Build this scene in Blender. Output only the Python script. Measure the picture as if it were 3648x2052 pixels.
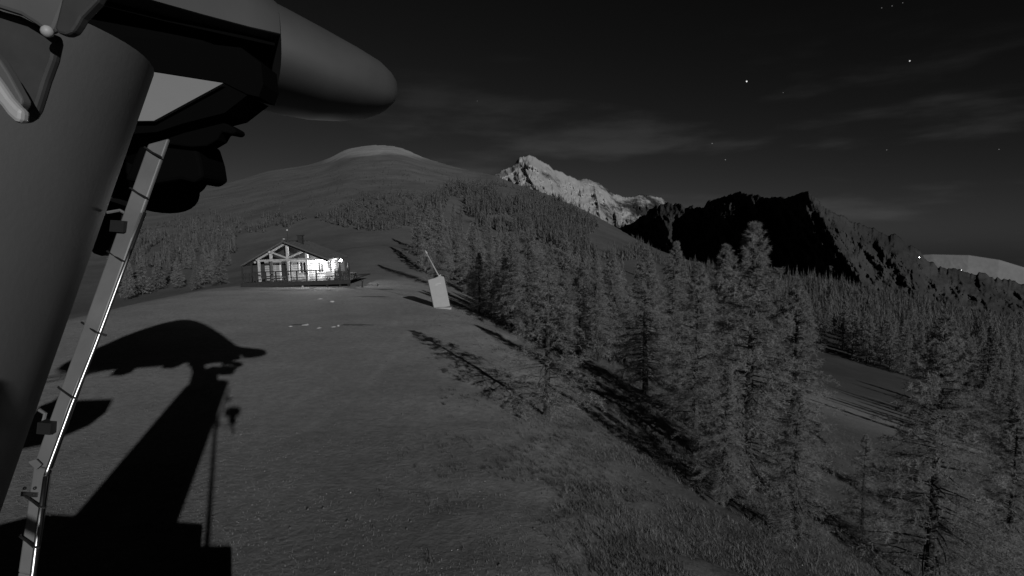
import bpy, math, random
import numpy as np
from mathutils import Vector

for o in list(bpy.data.objects):
    bpy.data.objects.remove(o, do_unlink=True)
S = bpy.context.scene
COL = S.collection

# ------------------------------------------------------------------ camera
FX, PW, PH, CAMZ = 2000.0, 3648, 2052, 4.8      # focal length in photo pixels, photo size, lens height above the piste
PITCH = math.radians(5.0)
cam = bpy.data.cameras.new('camera'); cam_o = bpy.data.objects.new('camera', cam); COL.objects.link(cam_o)
cam_o.location = (0, 0, CAMZ); cam_o.rotation_euler = (math.pi/2 - PITCH, 0, 0)
cam.sensor_width = 36.0; cam.lens = 36.0*FX/PW
cam.clip_start = 0.05; cam.clip_end = 40000
S.camera = cam_o
S.render.resolution_x, S.render.resolution_y = 1024, 576

def ray(px, py):
    a = (px - PW/2)/FX; b = (PH/2 - py)/FX
    return np.array([a, math.cos(PITCH) + b*math.sin(PITCH), -math.sin(PITCH) + b*math.cos(PITCH)])
def at(px, py, Y):                               # world point seen at a photo pixel, Y metres in front of the lens
    d = ray(px, py); return np.array([0, 0, CAMZ]) + d*(Y/d[1])
def proj(x, y, z):
    z = z - CAMZ
    fw = y*math.cos(PITCH) - z*math.sin(PITCH); up = y*math.sin(PITCH) + z*math.cos(PITCH)
    return PW/2 + FX*x/fw, PH/2 - FX*up/fw

# ------------------------------------------------------------------ moonlight and night sky
MOON = np.array([-0.43188, 0.86011, -0.27147])   # direction the moonlight travels
MOON_EL = math.asin(-MOON[2]); MOON_AZ = math.atan2(-MOON[0], -MOON[1])
W = bpy.data.worlds.new('World'); S.world = W; W.use_nodes = True
nt = W.node_tree; N = nt.nodes; LK = nt.links; N.clear()
out = N.new('ShaderNodeOutputWorld'); bg = N.new('ShaderNodeBackground'); LK.new(bg.outputs[0], out.inputs[0])
sky = N.new('ShaderNodeTexSky'); sky.sky_type = 'NISHITA'; sky.sun_disc = False
sky.sun_elevation = MOON_EL; sky.sun_rotation = MOON_AZ; sky.altitude = 2000; sky.dust_density = 0.6
bw = N.new('ShaderNodeRGBToBW'); LK.new(sky.outputs[0], bw.inputs[0])
def wmath(op, a, b=None, c=None, clamp=False):
    m = N.new('ShaderNodeMath'); m.operation = op; m.use_clamp = clamp
    for i, v in enumerate((a, b, c)):
        if v is None: continue
        if isinstance(v, (int, float)): m.inputs[i].default_value = v
        else: LK.new(v, m.inputs[i])
    return m.outputs[0]
SKY_STRENGTH = 0.05
SKY_POW = 1.75; SKY_GAIN = 0.021                                 # night: the same sky shape, far dimmer
tc = N.new('ShaderNodeTexCoord')
mp = N.new('ShaderNodeMapping'); mp.inputs['Scale'].default_value = (1.0, 1.0, 5.0); mp.inputs['Rotation'].default_value = (0.12, 0.06, 0.3)
LK.new(tc.outputs['Generated'], mp.inputs[0])
mp.inputs['Location'].default_value = (6.85, 10.55, 3.55)
ns = N.new('ShaderNodeTexNoise'); ns.inputs['Scale'].default_value = 3.1; ns.inputs['Detail'].default_value = 7; ns.inputs['Roughness'].default_value = 0.52
LK.new(mp.outputs[0], ns.inputs['Vector'])
cr = N.new('ShaderNodeMapRange'); cr.interpolation_type = 'SMOOTHSTEP'
cr.inputs[1].default_value = 0.50; cr.inputs[2].default_value = 0.72; LK.new(ns.outputs[0], cr.inputs[0])
sx = N.new('ShaderNodeSeparateXYZ'); LK.new(tc.outputs['Generated'], sx.inputs[0])
low = N.new('ShaderNodeMapRange'); low.interpolation_type = 'SMOOTHSTEP'
low.inputs[1].default_value = 0.34; low.inputs[2].default_value = 0.10; low.inputs[3].default_value = 0.0; low.inputs[4].default_value = 1.0
LK.new(sx.outputs[2], low.inputs[0])
cloud = wmath('MULTIPLY', cr.outputs[0], low.outputs[0])
val = wmath('MULTIPLY', wmath('POWER', bw.outputs[0], SKY_POW), SKY_GAIN)
val = wmath('ADD', val, wmath('MULTIPLY', cloud, 0.44))
# the stars that show in the photograph
for px, py, b, rad in [(2660,290,20,.062),(3241,217,13,.05),(2537,511,4,.04),(2584,569,4,.04),(2790,330,2.0,.035),
                       (3159,534,2.5,.035),(3559,532,2.5,.035),(3141,28,2.4,.035),(3178,21,2.4,.035),(3216,10,2.0,.035),(1700,360,2,.03)]:
    d = ray(px, py); d = d/np.linalg.norm(d)
    dp = N.new('ShaderNodeVectorMath'); dp.operation = 'DISTANCE'; LK.new(tc.outputs['Generated'], dp.inputs[0]); dp.inputs[1].default_value = tuple(d)
    s_ = wmath('LESS_THAN', dp.outputs['Value'], math.radians(rad)); val = wmath('MULTIPLY_ADD', s_, b, val)
LK.new(val, bg.inputs[0]); bg.inputs[1].default_value = SKY_STRENGTH

sun = bpy.data.lights.new('moon', 'SUN'); sun.energy = 4.0; sun.angle = math.radians(0.5); sun.color = (1, 1, 1)
sun_o = bpy.data.objects.new('moon', sun); COL.objects.link(sun_o); sun_o.location = (20, -40, 30)
sun_o.rotation_euler = Vector(MOON).to_track_quat('-Z', 'Y').to_euler()
S.view_settings.view_transform = 'Standard'; S.view_settings.look = 'None'
S.view_settings.exposure = 0.0; S.view_settings.gamma = 1.0; S.view_settings.use_curve_mapping = False

rng = np.random.default_rng(7); random.seed(7)

# ------------------------------------------------------------------ materials (the night camera sees in greys)
def mat(name, v, rough=0.9, metal=0.0, var=0.0, scale=3.0, bump=0.0, bscale=20.0, emit=None, detail=6):
    m = bpy.data.materials.new(name); m.use_nodes = True; t = m.node_tree; p = t.nodes['Principled BSDF']
    p.inputs['Base Color'].default_value = (v, v, v, 1); p.inputs['Roughness'].default_value = rough; p.inputs['Metallic'].default_value = metal
    p.inputs['Specular IOR Level'].default_value = 0.25 if metal == 0 else 0.5
    co = t.nodes.new('ShaderNodeTexCoord')
    if var:
        n = t.nodes.new('ShaderNodeTexNoise'); n.inputs['Scale'].default_value = scale; n.inputs['Detail'].default_value = detail; n.inputs['Roughness'].default_value = 0.62
        t.links.new(co.outputs['Object'], n.inputs['Vector'])
        r = t.nodes.new('ShaderNodeMapRange'); r.inputs[1].default_value = .3; r.inputs[2].default_value = .7
        r.inputs[3].default_value = v*(1-var); r.inputs[4].default_value = v*(1+var)
        t.links.new(n.outputs[0], r.inputs[0]); t.links.new(r.outputs[0], p.inputs['Base Color'])
    if bump:
        n2 = t.nodes.new('ShaderNodeTexNoise'); n2.inputs['Scale'].default_value = bscale; n2.inputs['Detail'].default_value = 8; n2.inputs['Roughness'].default_value = .65
        t.links.new(co.outputs['Object'], n2.inputs['Vector'])
        b = t.nodes.new('ShaderNodeBump'); b.inputs['Strength'].default_value = min(1, bump); b.inputs['Distance'].default_value = .05*max(1, bump)
        t.links.new(n2.outputs[0], b.inputs['Height']); t.links.new(b.outputs[0], p.inputs['Normal'])
    if emit:
        p.inputs['Emission Color'].default_value = (1, 1, 1, 1); p.inputs['Emission Strength'].default_value = emit
    return m
M = {}
M['mast'] = mat('painted_mast_steel', .070, .55, var=.12, scale=1.3, bump=.05, bscale=60)
M['hood'] = mat('painted_hood_sheet', .032, .6, var=.16, scale=1.1)
M['dark'] = mat('dark_machine_steel', .016, .6, var=.3, scale=5)
M['shade_black'] = mat('shade_black_steel', .0022, .9)  # near-black: the shade under the hood is put into the colour
M['shade_black'].node_tree.nodes['Principled BSDF'].inputs['Specular IOR Level'].default_value = 0.0
M['panel'] = mat('pale_gusset_sheet', .125, .6, var=.05, scale=2)
M['tray'] = mat('galvanised_tray', .10, .5, metal=.25, var=.15, scale=9)
M['steel'] = mat('bright_conduit_steel', .30, .33, metal=1.0, var=.2, scale=30)
M['black'] = mat('black_plastic', .008, .5)
M['brkt_d'] = mat('dark_bracket_paint', .022, .7, var=.2, scale=20)
M['brkt_m'] = mat('grey_bracket_paint', .05, .7, var=.1, scale=12)
M['brkt_l'] = mat('pale_bracket_plastic', .20, .5, var=.05)
M['concrete'] = mat('plinth_concrete', .22, .95, var=.3, scale=2, bump=.3)
M['wood'] = mat('hut_timber', .19, .85, var=.25, scale=4, bump=.2, bscale=12)
M['wood_l'] = mat('pale_post_timber', .24, .85, var=.2, scale=5)
M['wood_d'] = mat('dark_timber', .015, .9, var=.3, scale=5)  # dark timber; the dimness of deck edge and rails is in its colour
M['wood_m'] = mat('gable_timber', .06, .9, var=.3, scale=5)
M['frame_w'] = mat('white_window_frame', .30, .6)
M['glass'] = mat('window_glass', .02, .06)
M['roof'] = mat('hut_roof_sheet', .045, .8, var=.25, scale=3)
M['trim'] = mat('verge_board_timber', .06, .8, var=.2, scale=6)
M['pad'] = mat('pale_padding_vinyl', .185, .7, var=.06, scale=3)
M['pad_l'] = mat('padding_print', .24, .7)
M['pipe'] = mat('pale_lance_pipe', .22, .45, var=.1)
M['bark'] = mat('larch_bark', .028, .95, var=.4, scale=6, bump=.4, bscale=25)
M['bark_pale'] = mat('pale_dead_wood', .10, .95, var=.3, scale=6)
M['stone'] = mat('pale_stone', .22, .9, var=.2, scale=4)
M['dark_ground'] = mat('dark_ground_tone', .055, .8, var=.4, scale=3)  # dark ground tone for patches and clods
M['lamp'] = mat('lit_lamp_glass', .8, .4, emit=60)
M['lampf'] = mat('far_lamp_glass', .8, .4, emit=22)
M['lampf2'] = mat('faint_far_lamp_glass', .8, .4, emit=5)
M['lampdim'] = mat('reflector_glass', .5, .4)
def leafmat(name, v):
    m = mat(name, v, .85, var=.5, scale=.9)
    t = m.node_tree; p = t.nodes['Principled BSDF']
    tr = t.nodes.new('ShaderNodeBsdfTranslucent'); mx = t.nodes.new('ShaderNodeMixShader'); mx.inputs[0].default_value = .5
    tr.inputs[0].default_value = (v*1.2,)*3 + (1,)
    o = t.nodes['Material Output']; t.links.new(p.outputs[0], mx.inputs[1]); t.links.new(tr.outputs[0], mx.inputs[2]); t.links.new(mx.outputs[0], o.inputs[0])
    return m
M['leaf'] = leafmat('larch_needles', .19)
M['leaf_d'] = leafmat('dark_larch_needles', .15)
M['leaf_f'] = leafmat('forest_needles', .10)
M['grass'] = mat('dry_grass_blades', .10, .9, var=.4, scale=1.2)
M['slopegrass'] = mat('slope_grass_blades', .075, .9, var=.5, scale=1.0)
M['heath'] = mat('heather_sprigs', .05, .9, var=.5, scale=1.5)

# ------------------------------------------------------------------ mesh helpers
class MB:
    def __init__(s): s.v = []; s.f = []
    def add(s, vs, fs):
        b = len(s.v); s.v += [tuple(map(float, p)) for p in vs]; s.f += [tuple(b+i for i in q) for q in fs]; return s
    def box(s, x0, x1, y0, y1, z0, z1):
        return s.add([(x0,y0,z0),(x1,y0,z0),(x1,y1,z0),(x0,y1,z0),(x0,y0,z1),(x1,y0,z1),(x1,y1,z1),(x0,y1,z1)],
                     [(0,3,2,1),(4,5,6,7),(0,1,5,4),(1,2,6,5),(2,3,7,6),(3,0,4,7)])
    def beam(s, a, b, w, h_, up=(0,0,1)):            # rectangular bar from a to b
        a = np.array(a, float); b = np.array(b, float); d = b-a; d /= np.linalg.norm(d)
        up = np.array(up, float); sd = np.cross(d, up)
        if np.linalg.norm(sd) < 1e-4: sd = np.cross(d, (1,0,0))
        sd /= np.linalg.norm(sd); u = np.cross(sd, d)
        q = [(-1,-1),(1,-1),(1,1),(-1,1)]
        return s.add([p + sd*i*w/2 + u*j*h_/2 for p in (a, b) for i, j in q],
                     [(0,1,2,3)[::-1],(4,5,6,7),(0,1,5,4),(1,2,6,5),(2,3,7,6),(3,0,4,7)])
    def tube(s, pts, rad, n=10, cap=True):
        pts = [np.array(p, float) for p in pts]; k = len(pts)
        if not hasattr(rad, '__len__'): rad = [rad]*k
        vs = []; ref = None
        for i, p in enumerate(pts):
            d = pts[min(i+1, k-1)] - pts[max(i-1, 0)]; d = d/np.linalg.norm(d)
            if ref is None: ref = np.cross(d, (0,0,1)) if abs(d[2]) < .9 else np.cross(d, (1,0,0))
            u = ref - d*np.dot(ref, d); u /= np.linalg.norm(u); ref = u; w = np.cross(d, u)
            for j in range(n):
                a = 2*math.pi*j/n; vs.append(p + rad[i]*(math.cos(a)*u + math.sin(a)*w))
        fs = [(i*n+j, i*n+(j+1)%n, (i+1)*n+(j+1)%n, (i+1)*n+j) for i in range(k-1) for j in range(n)]
        if cap: fs += [tuple(range(n))[::-1], tuple((k-1)*n+j for j in range(n))]
        return s.add(vs, fs)
    def prism(s, poly, vec):                         # polygon (3-D points) pushed along vec
        poly = [np.array(p, float) for p in poly]; v = np.array(vec, float); n = len(poly)
        return s.add(poly + [p+v for p in poly], [tuple(range(n)), tuple(n+i for i in range(n))[::-1]] + [(i, n+i, n+(i+1)%n, (i+1)%n) for i in range(n)])
    def ball(s, c, r, n=10, m=6, sc=(1,1,1)):
        vs = []; fs = []
        for i in range(m+1):
            t = math.pi*i/m
            for j in range(n):
                a = 2*math.pi*j/n; vs.append((c[0]+sc[0]*r*math.sin(t)*math.cos(a), c[1]+sc[1]*r*math.sin(t)*math.sin(a), c[2]+sc[2]*r*math.cos(t)))
        for i in range(m):
            for j in range(n): fs.append((i*n+j, (i+1)*n+j, (i+1)*n+(j+1)%n, i*n+(j+1)%n))
        return s.add(vs, fs)
    def build(s, name, m, parent=None, smooth=False, bevel=0, fixn=True):
        me = bpy.data.meshes.new(name); me.from_pydata(s.v, [], s.f); me.update()
        if fixn:
            import bmesh
            bm = bmesh.new(); bm.from_mesh(me); bmesh.ops.recalc_face_normals(bm, faces=bm.faces); bm.to_mesh(me); bm.free()
        return link(name, me, m, parent, smooth, bevel)
def link(name, me, m, parent=None, smooth=False, bevel=0):
    if m is not None and not me.materials: me.materials.append(M[m] if isinstance(m, str) else m)
    if smooth: me.polygons.foreach_set('use_smooth', [True]*len(me.polygons))
    o = bpy.data.objects.new(name, me); COL.objects.link(o)
    if parent is not None: o.parent = parent
    if bevel:
        b = o.modifiers.new('bevel', 'BEVEL'); b.width = bevel; b.segments = 2; b.limit_method = 'ANGLE'
    return o
def npmesh(name, V, F, m, smooth=False):             # V (n,3), F (k,3 or 4) arrays
    me = bpy.data.meshes.new(name); V = np.asarray(V, np.float32); F = np.asarray(F, np.int32); k = F.shape[1]
    me.vertices.add(len(V)); me.vertices.foreach_set('co', V.ravel())
    me.loops.add(F.size); me.loops.foreach_set('vertex_index', F.ravel())
    me.polygons.add(len(F)); me.polygons.foreach_set('loop_start', np.arange(0, F.size, k, dtype=np.int32))
    me.update(calc_edges=True); me.validate()
    if m: me.materials.append(M[m] if isinstance(m, str) else m)
    if smooth: me.polygons.foreach_set('use_smooth', np.ones(len(F), bool))
    return me
def tag(o, label=None, cat=None, group=None, kind=None):
    if label: o['label'] = label
    if cat: o['category'] = cat
    if group: o['group'] = group
    if kind: o['kind'] = kind
    return o
def empty(name, loc=(0,0,0), rz=0):
    o = bpy.data.objects.new(name, None); COL.objects.link(o); o.location = loc; o.rotation_euler = (0,0,rz); o.empty_display_size = .2; return o

# value noise for terrain
def hash2(i, j, seed=0):
    n = (i.astype(np.int64)*374761393 + j.astype(np.int64)*668265263 + seed*1442695) & 0xffffffff
    n = ((n ^ (n >> 13))*1274126177) & 0xffffffff
    return ((n ^ (n >> 16)) & 0xffff)/65535.0
def vnoise(x, y, seed=0):
    xi = np.floor(x); yi = np.floor(y); fx = x-xi; fy = y-yi; fx = fx*fx*(3-2*fx); fy = fy*fy*(3-2*fy)
    a = hash2(xi, yi, seed); b = hash2(xi+1, yi, seed); c = hash2(xi, yi+1, seed); d = hash2(xi+1, yi+1, seed)
    return (a*(1-fx)+b*fx)*(1-fy) + (c*(1-fx)+d*fx)*fy
def fbm(x, y, o=4, seed=0):
    s = 0; a = .5
    for k in range(o): s = s + a*(vnoise(x, y, seed+k)-.5); x = x*2.03+3.1; y = y*2.03+1.7; a *= .5
    return s
def ridged(x, y, o=4, seed=0):
    s = 0; a = .5
    for k in range(o): s = s + a*(1-abs(2*vnoise(x, y, seed+k)-1)); x = x*2.1+3.1; y = y*2.1+1.7; a *= .5
    return s
# ------------------------------------------------------------------ terrain
def pxang(px, py): d = ray(px, py); return math.degrees(math.atan2(d[0], d[1])), math.atan2(d[2], math.hypot(d[0], d[1]))
SKYL = [(-400,745),(380,722),(500,716),(620,692),(710,668),(850,640),(960,606),(1100,586),(1180,562),(1225,531),(1320,515),(1400,518),(1445,530),(1500,558),(1600,588),(1700,612),
        (1760,622),(1850,660),(1950,690),(2060,737),(2150,782),(2250,842),(2350,892),(2480,935),(2620,965),(2900,985),(3200,1050),(3400,1105),(3648,1160),(4100,1230)]
_a, _b = map(np.array, zip(*[pxang(*p) for p in SKYL]))
SK_AZ = np.arange(-60, 60, .1); _w = np.exp(-.5*(np.arange(-30, 31)*.1/.55)**2)
SK_E = np.convolve(np.pad(np.interp(SK_AZ, _a, _b), 30, 'edge'), _w/_w.sum(), 'valid')
SM_AZ = np.arange(-180, 180, .5); _e = np.interp(SM_AZ, SK_AZ, SK_E, left=.02, right=-.14); _k = np.exp(-.5*(np.arange(-24, 25)*.5/4.0)**2)
SM_E = np.convolve(np.pad(_e, 24, 'edge'), _k/_k.sum(), 'valid')
XC_Y = [-40,7,17,24,37,58,80,120,200]; XC_X = [1.8,1.2,.3,-.2,-3.0,-9.5,-14,-22,-30]
XL_Y = [-40,20,34,48,56,70,90]; XL_X = [-30,-27,-27.5,-30,-30.5,-27,-20]
def softp(d, w): return w*np.logaddexp(0, d/w)
def hbase(x, y):
    d = softp(x - np.interp(y, XC_Y, XC_X), 1.3)
    z = -.37*115*(1-np.exp(-d/115))
    dl = softp(np.interp(y, XL_Y, XL_X) - x, 1.2)
    z = z - .32*22*(1-np.exp(-dl/22))
    rg = np.clip((x-np.interp(y, XC_Y, XC_X)+5)/6, .12, 1)*np.clip((60-np.hypot(x, y))/30, 0, 1)
    z = z + rg*(.30*fbm(x/1.7, y/1.7, 4, 61))
    z = z + .10*fbm(x/6, y/6, 4, 3) + .5*fbm(x/25, y/25, 3, 9)*np.clip(d/6, 0, 1)
    return z
def height(x, y):
    x = np.asarray(x, float); y = np.asarray(y, float)
    r = np.hypot(x, y); az = np.degrees(np.arctan2(x, y)); r = np.maximum(r, .01)
    r0 = np.interp(az, [-180,-60,-40,-22,-14,-5,2,10,18,45,70,180], [60,78,80,80,80,75,75,75,75,80,80,60])
    D = np.interp(az, [-180,-60,-35,-14,-3,6,14,25,45,70,180], [500,800,850,900,700,520,420,420,420,420,500])
    E = np.interp(az, SK_AZ, SK_E, left=.02, right=-.14)
    Es = np.interp(az, SM_AZ, SM_E)
    ux, uy = x/r, y/r
    zb0 = hbase(ux*r0, uy*r0); e0 = np.arctan2(zb0-CAMZ, r0)
    t = np.log(np.maximum(r, r0)/r0)/np.log(D/r0); tc_ = np.clip(t, 0, 1)
    g = .6*tc_ + .4*tc_*tc_*(3-2*tc_)
    kk = np.clip((tc_-.55)/.45, 0, 1); kk = kk*kk*(3-2*kk)
    e = e0 + (Es+(E-Es)*kk-e0)*g
    zh = CAMZ + r*np.tan(e)
    zD = CAMZ + D*np.tan(E); fall = np.where(r > D, zD - (r-D)*.28, zh)
    z = np.where(r <= r0, hbase(x, y), fall)
    m = np.clip((r-r0)/60, 0, 1)*np.clip((D*1.0-r)/(D*.25), .12, 1)
    z = z + m*(4*fbm(x/70, y/70, 3, 21) + 0.5*fbm(x/14, y/14, 3, 33))
    z = z + 3.0*np.exp(-(((x+26)/13)**2 + ((y-110)/14)**2))
    return z
def hz(x, y): return float(height(np.array([x]), np.array([y]))[0])

azs = np.concatenate([np.arange(-180,-50,3.0), np.arange(-50,50,.16), np.arange(50,180,3.0)])
rs = np.concatenate([[.5,1,2,3,4,5], np.geomspace(5.6, 70, 130), np.geomspace(71.5, 1600, 170), [2200,3500,6000,12000]])
AZ, RR = np.meshgrid(np.radians(azs), rs); GX = RR*np.sin(AZ); GY = RR*np.cos(AZ); GZ = height(GX, GY)
GZ[-4:] = np.minimum(GZ[-4:], -60)
na, nr = len(azs), len(rs)
ii, jj = np.meshgrid(np.arange(nr-1), np.arange(na), indexing='ij'); j2 = (jj+1) % na
F = np.stack([ii*na+jj, ii*na+j2, (ii+1)*na+j2, (ii+1)*na+jj], -1).reshape(-1, 4)
# ground material: grass tones by place (attributes), wear streaks, fine relief
gm = bpy.data.materials.new('alpine_turf'); gm.use_nodes = True; t = gm.node_tree; p = t.nodes['Principled BSDF']
p.inputs['Roughness'].default_value = .95; p.inputs['Specular IOR Level'].default_value = .1
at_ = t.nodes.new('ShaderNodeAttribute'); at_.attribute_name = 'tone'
co = t.nodes.new('ShaderNodeTexCoord')
def tnoise(scale, det=8, rough=.65):
    n = t.nodes.new('ShaderNodeTexNoise'); n.inputs['Scale'].default_value = scale; n.inputs['Detail'].default_value = det; n.inputs['Roughness'].default_value = rough
    t.links.new(co.outputs['Object'], n.inputs['Vector']); return n.outputs[0]
def tm(op, a, b=None, c=None):
    m = t.nodes.new('ShaderNodeMath'); m.operation = op
    for i, v in enumerate((a, b, c)):
        if v is None: continue
        if isinstance(v, (int, float)): m.inputs[i].default_value = v
        else: t.links.new(v, m.inputs[i])
    return m.outputs[0]
def trange(v, a, b, c, d):
    r = t.nodes.new('ShaderNodeMapRange'); r.inputs[1].default_value = a; r.inputs[2].default_value = b; r.inputs[3].default_value = c; r.inputs[4].default_value = d
    t.links.new(v, r.inputs[0]); return r.outputs[0]
n1 = tnoise(.35); n2 = tnoise(4.0); n3 = tnoise(.03)
mul = tm('MULTIPLY', trange(n1, .3, .7, .86, 1.14), trange(n2, .3, .7, .78, 1.22)); mul = tm('MULTIPLY', mul, trange(n3, .3, .7, .72, 1.28))
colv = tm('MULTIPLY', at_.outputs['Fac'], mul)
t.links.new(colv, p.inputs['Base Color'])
bmp = t.nodes.new('ShaderNodeBump'); bmp.inputs['Strength'].default_value = .55; bmp.inputs['Distance'].default_value = .05
t.links.new(tnoise(9.0), bmp.inputs['Height']); t.links.new(bmp.outputs[0], p.inputs['Normal'])
gme = npmesh('ground', np.stack([GX, GY, GZ], -1).reshape(-1, 3), F, gm, True)
# turf tone by place: mown piste, heath slope, alpine meadow, frosted summit
PXX, PYY = proj(GX, np.where(GY > .3, GY, .3), GZ)
dR = GX - np.interp(GY, XC_Y, XC_X)
tone = np.full(GX.shape, .195)
tone = tone + (.078-.195)*np.clip((dR-0.0)/3.5, 0, 1)*np.clip((70-RR)/20, 0, 1)
tone = tone*np.interp(RR, [7,11,16,24], [.52,.64,.86,1])*.95  # ground drawn darker towards the lens
hillm = np.clip((RR-60)/40, 0, 1); azd0 = np.degrees(AZ); far_t = np.interp(azd0, [-180,-60,-6,4,14,24,60,180], [.085,.085,.085,.07,.05,.035,.035,.06]); far_t = np.where(RR < 150, np.interp(azd0, [-60,4,14,60], [.085,.07,.044,.044]), far_t)
tone = tone*(1-hillm) + far_t*hillm
azd = np.degrees(AZ)
def segd(pts):
    d_ = np.full(GX.shape, 9.0)
    for (x0, y0), (x1, y1) in zip(pts[:-1], pts[1:]):
        k_ = np.clip(((GX-x0)*(x1-x0)+(GY-y0)*(y1-y0))/((x1-x0)**2+(y1-y0)**2), 0, 1); d_ = np.minimum(d_, np.hypot(GX-x0-k_*(x1-x0), GY-y0-k_*(y1-y0)))
    return d_
def gpts(L_): return [tuple(np.array(ray(*q))[:2]*(-CAMZ/ray(*q)[2])) for q in L_]
for tk, am in (([(880,1560),(1060,1440),(1200,1350),(1330,1270),(1400,1180),(1420,1100)], .16), ([(1090,1520),(1200,1455),(1290,1385),(1380,1290),(1450,1190),(1470,1100)], .16), ([(900,1480),(1130,1330),(1290,1215)], .08)):
    tone = tone*(1 + am*np.exp(-(segd(gpts(tk))/.22)**2)*np.clip(.5+2.5*fbm(GX/1.2, GY/1.2, 3, 77), 0, 1.4))
frost = np.clip((GZ-100)/14 + 1.6*fbm(GX/35, GY/35, 4, 5), 0, 1)*(RR > 400)*np.clip((azd+18.5)/1.5, 0, 1)*np.clip((-7-azd)/3, 0, 1)
tone = tone + .10*frost
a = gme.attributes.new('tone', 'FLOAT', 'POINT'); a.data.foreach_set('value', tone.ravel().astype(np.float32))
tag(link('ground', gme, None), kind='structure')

# ------------------------------------------------------------------ far mountains
def mountain(name, pts, base_py, dist, depth, amp, skew, m, seed, crag=.0012, step=.05, freq=.5, back=.25, rows=70, dskew=0):
    A, Ee = map(np.array, zip(*[pxang(*q) for q in pts]))
    az = np.arange(A[0], A[-1], step); E = np.interp(az, A, Ee); cragv = crag*(fbm(az*2.2, az*0+1.3, 5, seed)*1.8 + .5*(ridged(az*4, az*0+.3, 2, seed+5)-.4))
    dA, dD = zip(*[(pxang(px, 800)[0], d) for px, d in dist]); D = np.interp(az, dA, dD)
    bA, bE = zip(*[pxang(*q) for q in base_py]); B = np.interp(az, bA, bE)
    tt = np.linspace(0, 1, rows)
    azg, tg = np.meshgrid(az, tt); Eg = B + (E-B)*tg + cragv*np.clip((tg-.8)/.2, 0, 1)**2
    q = azg - skew*(1-tg)
    dg = np.degrees(Eg); q2 = azg*.9 + dg*.55; q3 = dg*.9 - azg*.35
    Dq = np.interp(azg - dskew*(1-tg), dA, dD)
    disp = amp*(ridged(q*freq, tg*.8+2, 3, seed)-.45) + amp*.7*(ridged(q2*1.1, q3*1.1, 5, seed+3)-.45) + amp*.12*fbm(azg*9, dg*9, 4, seed+8)
    taper = np.clip((1-tg)*6, 0, 1)*.85 + .15
    r = Dq*(1-depth*(1-tg)) - disp*taper
    z = CAMZ + r*np.tan(Eg)
    # the far side falls away again behind the crest
    bx = []
    for k in range(1, 5):
        rb = r[-1] + D*back*k/4; zb = z[-1] - D*back*k/4*.7; bx.append((rb, zb))
    R = np.vstack([r] + [b[0][None] for b in bx]); Z = np.vstack([z] + [b[1][None] for b in bx])
    AZg = np.radians(np.vstack([azg] + [az[None]]*4))
    V = np.stack([R*np.sin(AZg), R*np.cos(AZg), Z], -1); n, k = R.shape
    i, j = np.meshgrid(np.arange(n-1), np.arange(k-1), indexing='ij')
    Fm = np.stack([i*k+j, i*k+j+1, (i+1)*k+j+1, (i+1)*k+j], -1).reshape(-1, 4)
    return tag(link(name, npmesh(name, V.reshape(-1, 3), Fm, m, False), None), kind='structure')
def rockmat(name, v0, v1, scale, thr=.5, w=.12, grad=None, bs=.6, bd=6):
    m = bpy.data.materials.new(name); m.use_nodes = True; t = m.node_tree; p = t.nodes['Principled BSDF']; p.inputs['Roughness'].default_value = .95; p.inputs['Specular IOR Level'].default_value = .1
    c = t.nodes.new('ShaderNodeTexCoord'); n = t.nodes.new('ShaderNodeTexNoise'); n.inputs['Scale'].default_value = scale; n.inputs['Detail'].default_value = 9; n.inputs['Roughness'].default_value = .7
    mpp = t.nodes.new('ShaderNodeMapping'); mpp.inputs['Rotation'].default_value = (.2, .5, .3); mpp.inputs['Scale'].default_value = (1, 1, 1.8)
    t.links.new(c.outputs['Object'], mpp.inputs[0]); t.links.new(mpp.outputs[0], n.inputs['Vector'])
    if grad:
        sp = t.nodes.new('ShaderNodeSeparateXYZ'); t.links.new(c.outputs['Object'], sp.inputs[0])
        gr = t.nodes.new('ShaderNodeMapRange'); gr.inputs[1].default_value = grad[0]; gr.inputs[2].default_value = grad[1]; gr.inputs[3].default_value = 0; gr.inputs[4].default_value = grad[2]; t.links.new(sp.outputs[0], gr.inputs[0])
        sb = t.nodes.new('ShaderNodeMath'); sb.operation = 'SUBTRACT'; t.links.new(n.outputs[0], sb.inputs[0]); t.links.new(gr.outputs[0], sb.inputs[1]); nout = sb.outputs[0]
    else: nout = n.outputs[0]
    r = t.nodes.new('ShaderNodeMapRange'); r.interpolation_type = 'SMOOTHSTEP'; r.inputs[1].default_value = thr-w; r.inputs[2].default_value = thr+w; r.inputs[3].default_value = v0; r.inputs[4].default_value = v1
    t.links.new(nout, r.inputs[0]); t.links.new(r.outputs[0], p.inputs['Base Color'])
    b = t.nodes.new('ShaderNodeBump'); b.inputs['Strength'].default_value = bs; b.inputs['Distance'].default_value = bd
    t.links.new(n.outputs[0], b.inputs['Height']); t.links.new(b.outputs[0], p.inputs['Normal'])
    return m
M['snowrock'] = rockmat('snow_dusted_rock', .022, .22, .006, .40, .10, (250, 800, .16))
M['rock'] = rockmat('grassy_mountain_rock', .018, .034, .008, .5, .15, None, .6, 18)
M['snowf'] = rockmat('far_snowfield', .14, .17, .0012, .5, .2)
mountain('snowy_mountain', [(1740,630),(1762,622),(1795,607),(1832,588),(1850,561),(1885,553),(1912,561),(1980,606),(2060,640),(2090,637),(2130,649),(2185,690),(2230,702),(2290,692),(2355,700),(2370,716),(2450,750),(2540,800),(2700,900)],
         [(1740,720),(2100,900),(2700,1000)], [(1740,2300),(1900,2400),(2400,3300),(2700,3600)], .30, 190, 1.5, 'snowrock', 11, crag=.004, freq=.55)
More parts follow.
